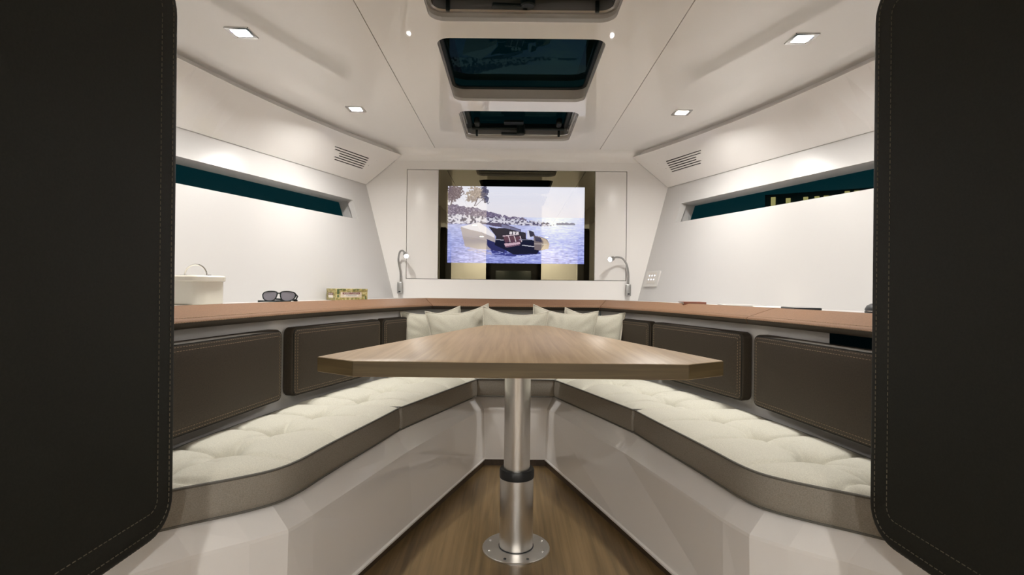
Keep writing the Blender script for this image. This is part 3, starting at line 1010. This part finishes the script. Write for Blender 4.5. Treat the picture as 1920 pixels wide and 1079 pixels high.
    mix(sh_ * 0.85, (52, 56, 128))
    mix(poly([(150, 560), (420, 600), (430, 660), (200, 620)]) * (vnoise(40, 6, 13) > .4) * 0.6, (196, 184, 198))
    # hull
    mix(poly([(125, 392), (180, 380), (300, 345), (455, 470), (468, 560), (430, 600), (300, 600), (170, 575), (150, 500)]), (186, 176, 178))
    mix(poly([(130, 388), (300, 343), (380, 395), (455, 462), (452, 490), (330, 440), (200, 412)]), (238, 234, 240))
    mix(poly([(150, 480), (300, 500), (460, 545), (440, 600), (300, 600), (170, 575)]) * 0.6, (168, 158, 160))
    mix(poly([(380, 505), (470, 540), (560, 590), (550, 632), (430, 610), (385, 570)]), (52, 54, 104))
    # cockpit and dark topsides
    mix(poly([(395, 385), (470, 400), (560, 395), (700, 430), (755, 440), (760, 500), (850, 515), (900, 480), (905, 560), (870, 640), (640, 650), (545, 600), (455, 560), (470, 480)]), (30, 32, 56))
    mix(poly([(300, 345), (530, 352), (710, 410), (706, 436), (560, 395), (420, 375)]), (92, 84, 112))
    mix(poly([(520, 358), (606, 384), (606, 410), (520, 392)]) * .8, (136, 140, 176))
    mix(poly([(612, 387), (704, 415), (704, 432), (612, 410)]) * .8, (126, 130, 168))
    for cx in (600, 632, 664):
        mix(poly([(cx, 428), (cx + 24, 432), (cx + 20, 458), (cx - 4, 454)]), (232, 226, 232))
    for k in range(3):
        cx = 540 + 56 * k
        mix(poly([(cx, 478), (cx + 44, 472), (cx + 62, 530), (cx + 16, 540)]), (98, 66, 84))
        mix(poly([(cx + 44, 472), (cx + 52, 471), (cx + 70, 528), (cx + 62, 530)]), (222, 204, 214))
    mix(poly([(530, 470), (690, 452), (692, 460), (532, 480)]), (214, 196, 206))
    mix(poly([(545, 545), (700, 530), (705, 548), (560, 572)]), (214, 180, 196))
    mix(poly([(555, 572), (700, 552), (702, 560), (565, 585)]) * .8, (150, 110, 132))
    mix(poly([(470, 505), (545, 508), (545, 516), (470, 512)]), (190, 188, 206))
    mix(poly([(720, 555), (840, 570), (838, 576), (720, 563)]), (210, 208, 222))
    mix(poly([(690, 505), (900, 503), (900, 508), (690, 511)]), (160, 162, 186))
    mix(poly([(780, 415), (830, 430), (846, 470), (800, 480), (786, 450)]), (38, 40, 70))
    mix(poly([(770, 420), (784, 416), (800, 500), (770, 498)]) * .9, (226, 226, 240))
    # stern
    mix(poly([(830, 465), (900, 478), (960, 500), (985, 545), (975, 590), (900, 610), (840, 600), (836, 520)]), (128, 116, 120))
    mix(poly([(890, 480), (950, 500), (985, 545), (975, 592), (900, 606), (930, 560), (925, 520)]), (196, 178, 160))
    mix(poly([(836, 470), (900, 486), (915, 530), (850, 520)]) * .8, (56, 56, 84))
    mix(poly([(840, 540), (960, 546), (955, 553), (840, 548)]) * .8, (206, 196, 190))
    return np.clip(img, 0, 1)

tv = empty('television', (0, YW, 1.2075))
tag(tv, 'wall-mounted mirror-black television showing a motor boat near rocks', 'television')
TXH, TZH = 0.4465, (PZ1 - PZ0) / 2 - 0.002
box('housing', (2 * TXH, 0.018, 2 * TZH), (0, 0.014, 0), M['black'], tv, 0.001)
SX0, SX1, SZ0, SZ1 = -0.394, 0.388, 0.988 - 1.2075, 1.427 - 1.2075
plate('mirror_glass', [(-TXH, -TZH), (TXH, -TZH), (TXH, TZH), (-TXH, TZH)], [[(SX0, SZ0), (SX1, SZ0), (SX1, SZ1), (SX0, SZ1)]],
      lambda u, v: (u, 0.0, v), lambda u, v: (u, 0.004, v), tv_mirror('television_mirror', False), tv)
PW, PH = 352, 198
img = paint(PW, PH)
xs = np.linspace(SX0, SX1, PW + 1); zs = np.linspace(SZ1, SZ0, PH + 1)
gx, gz = np.meshgrid(xs, zs)
verts = np.stack([gx, np.zeros_like(gx), gz], -1).reshape(-1, 3)
idx = np.arange((PW + 1) * (PH + 1)).reshape(PH + 1, PW + 1)
quads = np.stack([idx[1:, :-1], idx[1:, 1:], idx[:-1, 1:], idx[:-1, :-1]], -1).reshape(-1, 4)
me = bpy.data.meshes.new('screen')
me.from_pydata(verts.tolist(), [], quads.tolist())
lin = np.where(img <= 0.04045, img / 12.92, ((img + 0.055) / 1.055) ** 2.4).reshape(-1, 3)
cols = np.ones((len(quads), 4, 4)); cols[:, :, :3] = lin[:, None, :]
ca = me.color_attributes.new('picture', 'FLOAT_COLOR', 'CORNER')
ca.data.foreach_set('color', cols.reshape(-1))
scr = link('screen', me, tv_mirror('television_screen', True), tv, smooth=False)
scr['label'] = 'lit screen picture of a boat on blue sea'

# ================================================================== READING LAMPS
def reading_lamp(label, base, pts, head_dir):
    e = empty('reading_lamp', base)
    tag(e, label, 'lamp', 'gooseneck reading lamps')
    s = 1 if base[0] > 0 else -1
    box('mount', (0.028, 0.022, 0.066), (0, 0, 0.036), M['satin'], e, 0.003)
    box('switch', (0.012, 0.003, 0.008), (0, -0.012, 0.014), M['rubber'], e, 0.001)
    P = chaikin([tuple(Vector(p)) for p in pts], 3) if False else pts
    # smooth the neck with a Catmull-Rom through the points
    Q = []
    pp = [Vector(p) for p in pts]
    pp = [pp[0] * 2 - pp[1]] + pp + [pp[-1] * 2 - pp[-2]]
    for i in range(1, len(pp) - 2):
        for k in range(6):
            t = k / 6
            a, b, c, d = pp[i - 1], pp[i], pp[i + 1], pp[i + 2]
            Q.append(0.5 * ((2 * b) + (c - a) * t + (2 * a - 5 * b + 4 * c - d) * t * t + (3 * b - a - 3 * c + d) * t ** 3))
    Q.append(pp[-2])
    tube('gooseneck', Q, 0.0052, M['satin'], e, 10)
    end = Q[-1]; hd = Vector(head_dir).normalized()
    hp = [end - hd * 0.004, end + hd * 0.002, end + hd * 0.006, end + hd * 0.034, end + hd * 0.036]
    hh = tube('head', hp, [0.006, 0.009, 0.0125, 0.0135, 0.0125], M['satin'], e, 20)
    tip = end + hd * 0.0365
    V, F = sweep_mesh([tip, tip + hd * 0.0015], 0.011, 20)
    mk('lens', V, F, M['read_lens'], e, smooth=False)
    ld = bpy.data.lights.new('reading_bulb', 'SPOT')
    ld.energy = READ_W; ld.color = (1, 0.97, 0.93); ld.spot_size = R(110); ld.spot_blend = 0.7; ld.shadow_soft_size = 0.01
    lo = bpy.data.objects.new('reading_bulb', ld); COL.objects.link(lo); lo.parent = e
    lo.location = tip + hd * 0.006
    lo.rotation_euler = hd.to_track_quat('-Z', 'Y').to_euler()
    return e
reading_lamp('chrome gooseneck reading lamp left of the television', (-0.660, 3.036, 0.806),
             [(0.004, 0, 0.070), (0.002, -0.004, 0.13), (-0.007, -0.015, 0.19), (0.004, -0.035, 0.235), (0.024, -0.055, 0.244), (0.042, -0.07, 0.228)], (0.35, -0.8, -0.45))
reading_lamp('chrome gooseneck reading lamp right of the television', (0.640, 3.036, 0.806),
             [(0.000, 0, 0.070), (-0.001, -0.004, 0.12), (-0.012, -0.015, 0.175), (-0.04, -0.03, 0.213), (-0.075, -0.045, 0.220), (-0.098, -0.06, 0.214)], (-0.62, -0.70, -0.25))

# ================================================================== SWITCH PLATE (right wall)
yv = 2.968; zc = 0.905
hx = hull(yv, zc)
e = empty('switch_plate', (hx, yv, zc))
tag(e, 'white touch switch plate with six lit dots right of the television', 'switch')
dY = Vector((-0.372, 1.0, 0)).normalized(); dZ = Vector((0.255, 0, 1)).normalized()
nrm = dY.cross(dZ)
if nrm.x > 0: nrm = -nrm
def wall_pt(u, v, o_): return dY * u + dZ * v + nrm * o_
o_ = rrect(0.125, 0.092, 0.005, 3)
V, F = ring_stack([[wall_pt(p[0], p[1], 0.0) for p in o_], [wall_pt(p[0], p[1], 0.006) for p in o_], [wall_pt(p[0] * .985, p[1] * .98, 0.0075) for p in o_]], True)
mk('plate', V, F, M['white_plastic'], e)
o_ = rrect(0.075, 0.062, 0.003, 3)
V, F = ring_stack([[wall_pt(p[0], p[1] + 0.004, 0.0070) for p in o_], [wall_pt(p[0], p[1] + 0.004, 0.0085) for p in o_]], True)
mk('touch_panel', V, F, M['hatch_liner'], e)
for i in range(3):
    for j in range(2):
        V, F = ring_stack([[wall_pt(-0.024 + 0.024 * i + p[0], -0.004 + 0.022 * j + p[1], q) for p in rrect(0.010, 0.008, 0.003, 2)] for q in (0.0082, 0.0092)], True)
        mk('button', V, F, M['led'], e, smooth=False)

# ================================================================== PILLOWS
def pillow(label, loc, yaw, lean, roll, size=0.36, thick=0.075, seed=0):
    e = empty('pillow', loc, yaw)
    tag(e, label, 'pillow', 'linen scatter pillows')
    n_ = 34
    rng = np.random.default_rng(seed)
    ph = rng.uniform(0, 6.28, 8)
    def pos(u, v, sgn):
        # u, v in -1..1
        k = 1 - 0.075 * (1 - abs(v) ** 2.2); l = 1 - 0.075 * (1 - abs(u) ** 2.2)
        x = u * k * size / 2; z = v * l * size / 2
        b = max(0.0, (1 - abs(u) ** 2.6)) ** 0.62 * max(0.0, (1 - abs(v) ** 2.6)) ** 0.62
        wr = 0.0
        ed_ = max(abs(u), abs(v))
        a = math.atan2(v, u)
        wr = 0.0045 * math.sin(a * 17 + ph[0]) * max(0, ed_ - 0.5) * (1 - ed_) * 8 + 0.004 * math.sin(3.1 * u + 2.3 * v + ph[1]) * b
        sag = -0.02 * (1 - abs(u) ** 2) * max(v, 0) ** 2
        return (x, sgn * (thick * b + wr * (1 if b > 0 else 0)), z + sag)
    V, F = [], []
    for sgn in (-1, 1):
        o0 = len(V)
        for i in range(n_ + 1):
            for j in range(n_ + 1):
                V.append(pos(-1 + 2 * i / n_, -1 + 2 * j / n_, sgn))
        for i in range(n_):
            for j in range(n_):
                F.append((o0 + i * (n_ + 1) + j, o0 + (i + 1) * (n_ + 1) + j, o0 + (i + 1) * (n_ + 1) + j + 1, o0 + i * (n_ + 1) + j + 1))
    me = bpy.data.meshes.new('cover')
    me.from_pydata(V, [], F)
    bm = bmesh.new(); bm.from_mesh(me)
    bmesh.ops.remove_doubles(bm, verts=bm.verts, dist=0.0004)
    bmesh.ops.recalc_face_normals(bm, faces=bm.faces)
    bm.to_mesh(me); bm.free()
    c = link('cover', me, M['pillow'], e, ang=80)
    per = [(-1 + 2 * k / 20, -1) for k in range(20)] + [(1, -1 + 2 * k / 20) for k in range(20)] + [(1 - 2 * k / 20, 1) for k in range(20)] + [(-1, 1 - 2 * k / 20) for k in range(20)]
    p = tube('piping', [pos(u, v, 1) for u, v in per], 0.0038, M['pillow_pipe'], e, 6, True)
    for o in (c, p):
        o.rotation_euler = (R(lean), R(roll), 0)
        # local lowest point to the seat
    return e
PZ = 0.436 + 0.150
pillow('linen pillow at the far left end of the pillow row', (-0.402, 2.628, PZ + 0.004), R(26), -12, -4, 0.31, 0.052, 1)
pillow('second linen pillow from the left, behind the centre one', (-0.262, 2.565, PZ + 0.012), R(16), -8, -7, 0.31, 0.050, 2)
pillow('centre linen pillow standing in front of its neighbours', (-0.012, 2.525, PZ + 0.008), R(2), -12, 4, 0.315, 0.052, 3)
pillow('second linen pillow from the right, beside the centre one', (0.222, 2.572, PZ + 0.012), R(-10), -8, 5, 0.315, 0.050, 4)
pillow('linen pillow at the far right end of the pillow row', (0.372, 2.640, PZ + 0.004), R(-24), -12, 3, 0.31, 0.052, 5)

# ================================================================== THINGS ON THE LEFT SHELF
SHZ = 0.783
# ice bucket
e = empty('lidded_container', (-1.066, 1.76, SHZ), R(-12))
tag(e, 'ivory lidded box with arched chrome handle on the left shelf', 'container')
def rr3(w_, d_, r_, z): return [(p[0], p[1], z) for p in rrect(w_, d_, r_, 8)]
V, F = ring_stack([rr3(0.132, 0.12, 0.03, 0.0), rr3(0.138, 0.126, 0.033, 0.004), rr3(0.140, 0.128, 0.034, 0.078)], True, True)
mk('body', V, F, M['ivory'], e)
V, F = ring_stack([rr3(0.147, 0.135, 0.037, 0.076), rr3(0.153, 0.141, 0.04, 0.079), rr3(0.153, 0.141, 0.04, 0.091), rr3(0.145, 0.133, 0.036, 0.095), rr3(0.11, 0.10, 0.03, 0.0965)], True, True)
lid = mk('lid', V, F, M['ivory'], e)
arc = [(0.043 * math.cos(R(a)), 0.0, 0.096 + 0.036 * math.sin(R(a))) for a in range(0, 181, 10)]
hd = tube('handle', arc, 0.0028, M['chrome'], lid, 8)
for sx in (-1, 1):
    lathe('foot', [(0, 0.095), (0.010, 0.095), (0.010, 0.0985), (0, 0.099)], M['chrome'], hd, 16, (sx * 0.047, 0, 0))

# sunglasses
e = empty('sunglasses', (-0.925, 2.06, SHZ), R(3))
tag(e, 'black sunglasses with grey gradient lenses on the left shelf', 'sunglasses')
M['shade_lens'] = principled('grey_lens', (0.20, 0.19, 0.215), 0.06, spec=0.6)
M['shade_frame'] = principled('black_acetate', (0.008, 0.014, 0.016), 0.18)
lean_ = R(-24)
def lens_outline(sx, g, y):
    base = [(-0.026, 0.010), (-0.024, 0.018), (-0.010, 0.0205), (0.010, 0.0190), (0.024, 0.0150), (0.0275, 0.004), (0.022, -0.010), (0.008, -0.0175), (-0.010, -0.0175), (-0.021, -0.009)]
    pts = chaikin(base + base[:1], 2)[:-1]
    out = []
    for x, z in pts:
        l = math.hypot(x, z)
        xx, zz = x * (1 + g / l), z * (1 + g / l)
        X_ = sx * (0.0335 + xx * 1.0)
        yy = y + 0.010 * ((abs(X_) - 0.03) / 0.04) ** 2 * (1 if abs(X_) > 0.03 else 0)
        Z_ = zz + 0.0205
        out.append((X_, yy * math.cos(lean_) - Z_ * math.sin(lean_) * 0.6, 0.004 + Z_ * math.cos(lean_)))
    return out
for sx in (-1, 1):
    V, F = ring_stack([lens_outline(sx, 0.0, -0.002), lens_outline(sx, 0.0042, -0.003), lens_outline(sx, 0.0042, 0.002), lens_outline(sx, 0.0, 0.001), lens_outline(sx, 0.0, -0.002)], False)
    mk('rim', V, F, M['shade_frame'], e)
    V, F = ring_stack([lens_outline(sx, 0.001, -0.0008), lens_outline(sx, 0.001, 0.0006)], True, True)
    mk('lens', V, F, M['shade_lens'], e, smooth=False)
    # folded temple
    z0 = 0.016 if sx < 0 else 0.010
    tp = [(sx * 0.063, 0.014, 0.030), (sx * 0.066, 0.022, 0.024), (sx * 0.058, 0.028, z0), (sx * 0.02, 0.030, z0 - 0.004), (-sx * 0.035, 0.032, z0 - 0.006), (-sx * 0.062, 0.034, 0.0055)]
    tube('temple', tp, [0.003, 0.0034, 0.0034, 0.003, 0.0032, 0.0045], M['shade_frame'], e, 8)
tube('bridge', [(-0.009, 0.008, 0.032), (0, 0.008, 0.036), (0.009, 0.008, 0.032)], 0.0024, M['shade_frame'], e, 8)
# a pair of ear tips resting on the shelf in front
tube('temple_tip', [(-0.068, -0.018, 0.0042), (-0.045, -0.016, 0.0050), (0.0, -0.013, 0.0045), (0.052, -0.010, 0.0042)], [0.0040, 0.0028, 0.0026, 0.003], M['shade_frame'], e, 8)

# cigar box
M['box_gold'] = principled('box_print_gold', (0.36, 0.28, 0.085), 0.5)
t_, out_ = add_noise_bump(M['box_gold'], 90, 0.0, 0.0001, 3)
ramp_color(M['box_gold'], out_, [(0.38, (0.20, 0.20, 0.07)), (0.5, (0.40, 0.31, 0.09)), (0.62, (0.52, 0.46, 0.24))])
M['box_green'] = principled('box_print_green', (0.08, 0.12, 0.045), 0.5)
M['box_red'] = principled('box_print_red', (0.14, 0.018, 0.02), 0.5)
M['box_pale'] = principled('box_print_pale', (0.66, 0.56, 0.44), 0.5)
M['box_white'] = principled('box_print_white', (0.80, 0.74, 0.68), 0.5)
M['ink'] = principled('ink', (0.03, 0.02, 0.02), 0.6)
cb = empty('cigar_box', (-0.752, 2.432, SHZ), R(34))
tag(cb, 'gold and green printed cigar box on the left shelf', 'box')
BL, BD, BH = 0.146, 0.15, 0.0535
body = box('body', (BL, BD, BH - 0.012), (0, BD / 2, (BH - 0.012) / 2), M['box_gold'], cb, 0.0008)
box('lid', (BL + 0.001, BD + 0.001, 0.0115), (0, BD / 2, BH - 0.006), M['box_gold'], cb, 0.0008)
yf = -0.0008
box('label_field', (0.096, 0.0008, 0.024), (-0.003, yf, 0.026), M['box_pale'], cb, 0)
box('ribbon', (0.078, 0.0008, 0.0082), (-0.003, yf - 0.0006, 0.0325), M['box_red'], cb, 0)
box('scroll', (0.066, 0.0008, 0.0078), (-0.003, yf - 0.0006, 0.0225), M['box_white'], cb, 0)
text_mesh('lettering', 'ROMEO Y JULIETA', 0.0075, M['box_white'], cb, (-0.003, yf - 0.0012, 0.0325), (R(90), 0, 0), 0.068)
text_mesh('lettering', '15 CORONITAS EN CEDRO', 0.0045, M['ink'], cb, (-0.003, yf - 0.0012, 0.0225), (R(90), 0, 0), 0.048)
for x in (-0.050, -0.034, 0.012, 0.028):
    box('leaf_print', (0.013, 0.0006, 0.0045), (x, yf - 0.0002, 0.049), M['box_green'], cb, 0)
box('corner_print', (0.010, 0.0006, 0.022), (-0.062, yf, 0.040), M['box_green'], cb, 0)
box('corner_print', (0.008, 0.0006, 0.010), (-0.062, yf, 0.020), M['box_green'], cb, 0)
box('corner_print', (0.006, 0.0006, 0.016), (0.064, yf, 0.012), M['box_green'], cb, 0)
xs_ = -BL / 2 - 0.0008
box('end_ribbon', (0.0008, 0.085, 0.009), (xs_, BD / 2, 0.030), M['box_red'], cb, 0)
box('end_scroll', (0.0008, 0.075, 0.012), (xs_, BD / 2, 0.018), M['box_white'], cb, 0)
text_mesh('lettering', 'ROMEO Y JULIETA', 0.007, M['box_white'], cb, (xs_ - 0.0006, BD / 2, 0.030), (R(90), 0, R(-90)), 0.07)

# ================================================================== THINGS ON THE RIGHT SHELF
def flat_book(name, label, cat, x, y, rz, w_, d_, h_, cover, pages, parts=True):
    e = empty(name, (x, y, SHZ), rz)
    tag(e, label, cat, 'reading matter on the right shelf')
    box('cover', (w_, d_, 0.0016), (0, 0, 0.0008), cover, e, 0.0004)
    box('page_block', (w_ - 0.004, d_ - 0.003, h_ - 0.0032), (0.001, 0, h_ / 2), pages, e, 0)
    box('cover', (w_, d_, 0.0016), (0, 0, h_ - 0.0008), cover, e, 0.0004)
    box('spine', (w_, 0.0018, h_), (0, -d_ / 2, h_ / 2), cover, e, 0.0005)
    return e
M['book_brown'] = principled('book_cover_brown', (0.17, 0.055, 0.03), 0.5)
M['paper'] = principled('paper', (0.74, 0.72, 0.68), 0.7)
M['mag_grey'] = principled('magazine_cover', (0.50, 0.49, 0.47), 0.35)
b1 = flat_book('book', 'small brown book on the right shelf', 'book', 0.774, 2.36, R(-6), 0.095, 0.12, 0.012, M['book_brown'], M['paper'])
flat_book('magazine', 'grey magazine lying beside the small brown book', 'magazine', 0.93, 2.22, R(-14), 0.16, 0.20, 0.006, M['mag_grey'], M['paper'])
flat_book('magazine', 'white magazine lying between grey magazine and black phone', 'magazine', 0.985, 2.04, R(-20), 0.15, 0.19, 0.004, M['paper'], M['paper'])
ph = empty('phone', (0.985, 1.86, SHZ), R(-8))
tag(ph, 'thin black phone lying flat on the right shelf', 'phone')
V, F = ring_stack([rr3(0.084, 0.14, 0.010, 0.0), rr3(0.088, 0.144, 0.012, 0.002), rr3(0.088, 0.144, 0.012, 0.007), rr3(0.086, 0.142, 0.011, 0.0085)], True, True)
mk('body', V, F, M['rubber'], ph)
V, F = ring_stack([rr3(0.078, 0.134, 0.008, 0.0084), rr3(0.078, 0.134, 0.008, 0.0090)], True, True)
mk('screen', V, F, M['shade_lens'], ph, smooth=False)
mo = empty('gadget', (1.030, 1.535, SHZ), R(-20))
tag(mo, 'black rounded object at the right shelf beside the foreground panel', 'gadget')
def sup(k, z, n_=24): return [(0.030 * k * math.cos(2 * math.pi * i / n_), 0.05 * k * math.sin(2 * math.pi * i / n_), z) for i in range(n_)]
V, F = ring_stack([sup(0.92, 0), sup(1.0, 0.006), sup(0.97, 0.016), sup(0.82, 0.025), sup(0.5, 0.031), sup(0.15, 0.033)], True, True)
mk('shell', V, F, M['rubber'], mo)
V, F = ring_stack([sup(1.004, 0.009), sup(1.002, 0.0115)], False)
mk('chrome_band', V, F, M['chrome'], mo)

# ================================================================== NIGHT OUTSIDE
M['night_wall'] = principled('night_facade', (0.02, 0.03, 0.03), 0.9)
M['lit_window'] = emitter('lit_window', (1.0, 0.42, 0.16), 0.9)
bd = empty('waterfront_building', (15.6, 27.0, -2), R(-30))
tag(bd, 'dark waterfront building with lit windows seen through the right window', 'building')
box('facade', (5.2, 4, 7.9), (0, 2.0, 3.95), M['night_wall'], bd, 0)
for k, (x, z) in enumerate(((-2.2, 7.4), (-1.5, 7.5), (-0.7, 7.5), (-0.2, 7.5), (0.2, 7.5), (1.1, 7.45), (1.5, 7.45), (2.2, 7.5))):
    box('window', (0.22, 0.06, 0.7 if k in (0, 5, 6) else 0.3), (x, -0.02, z), M['lit_window'], bd, 0)
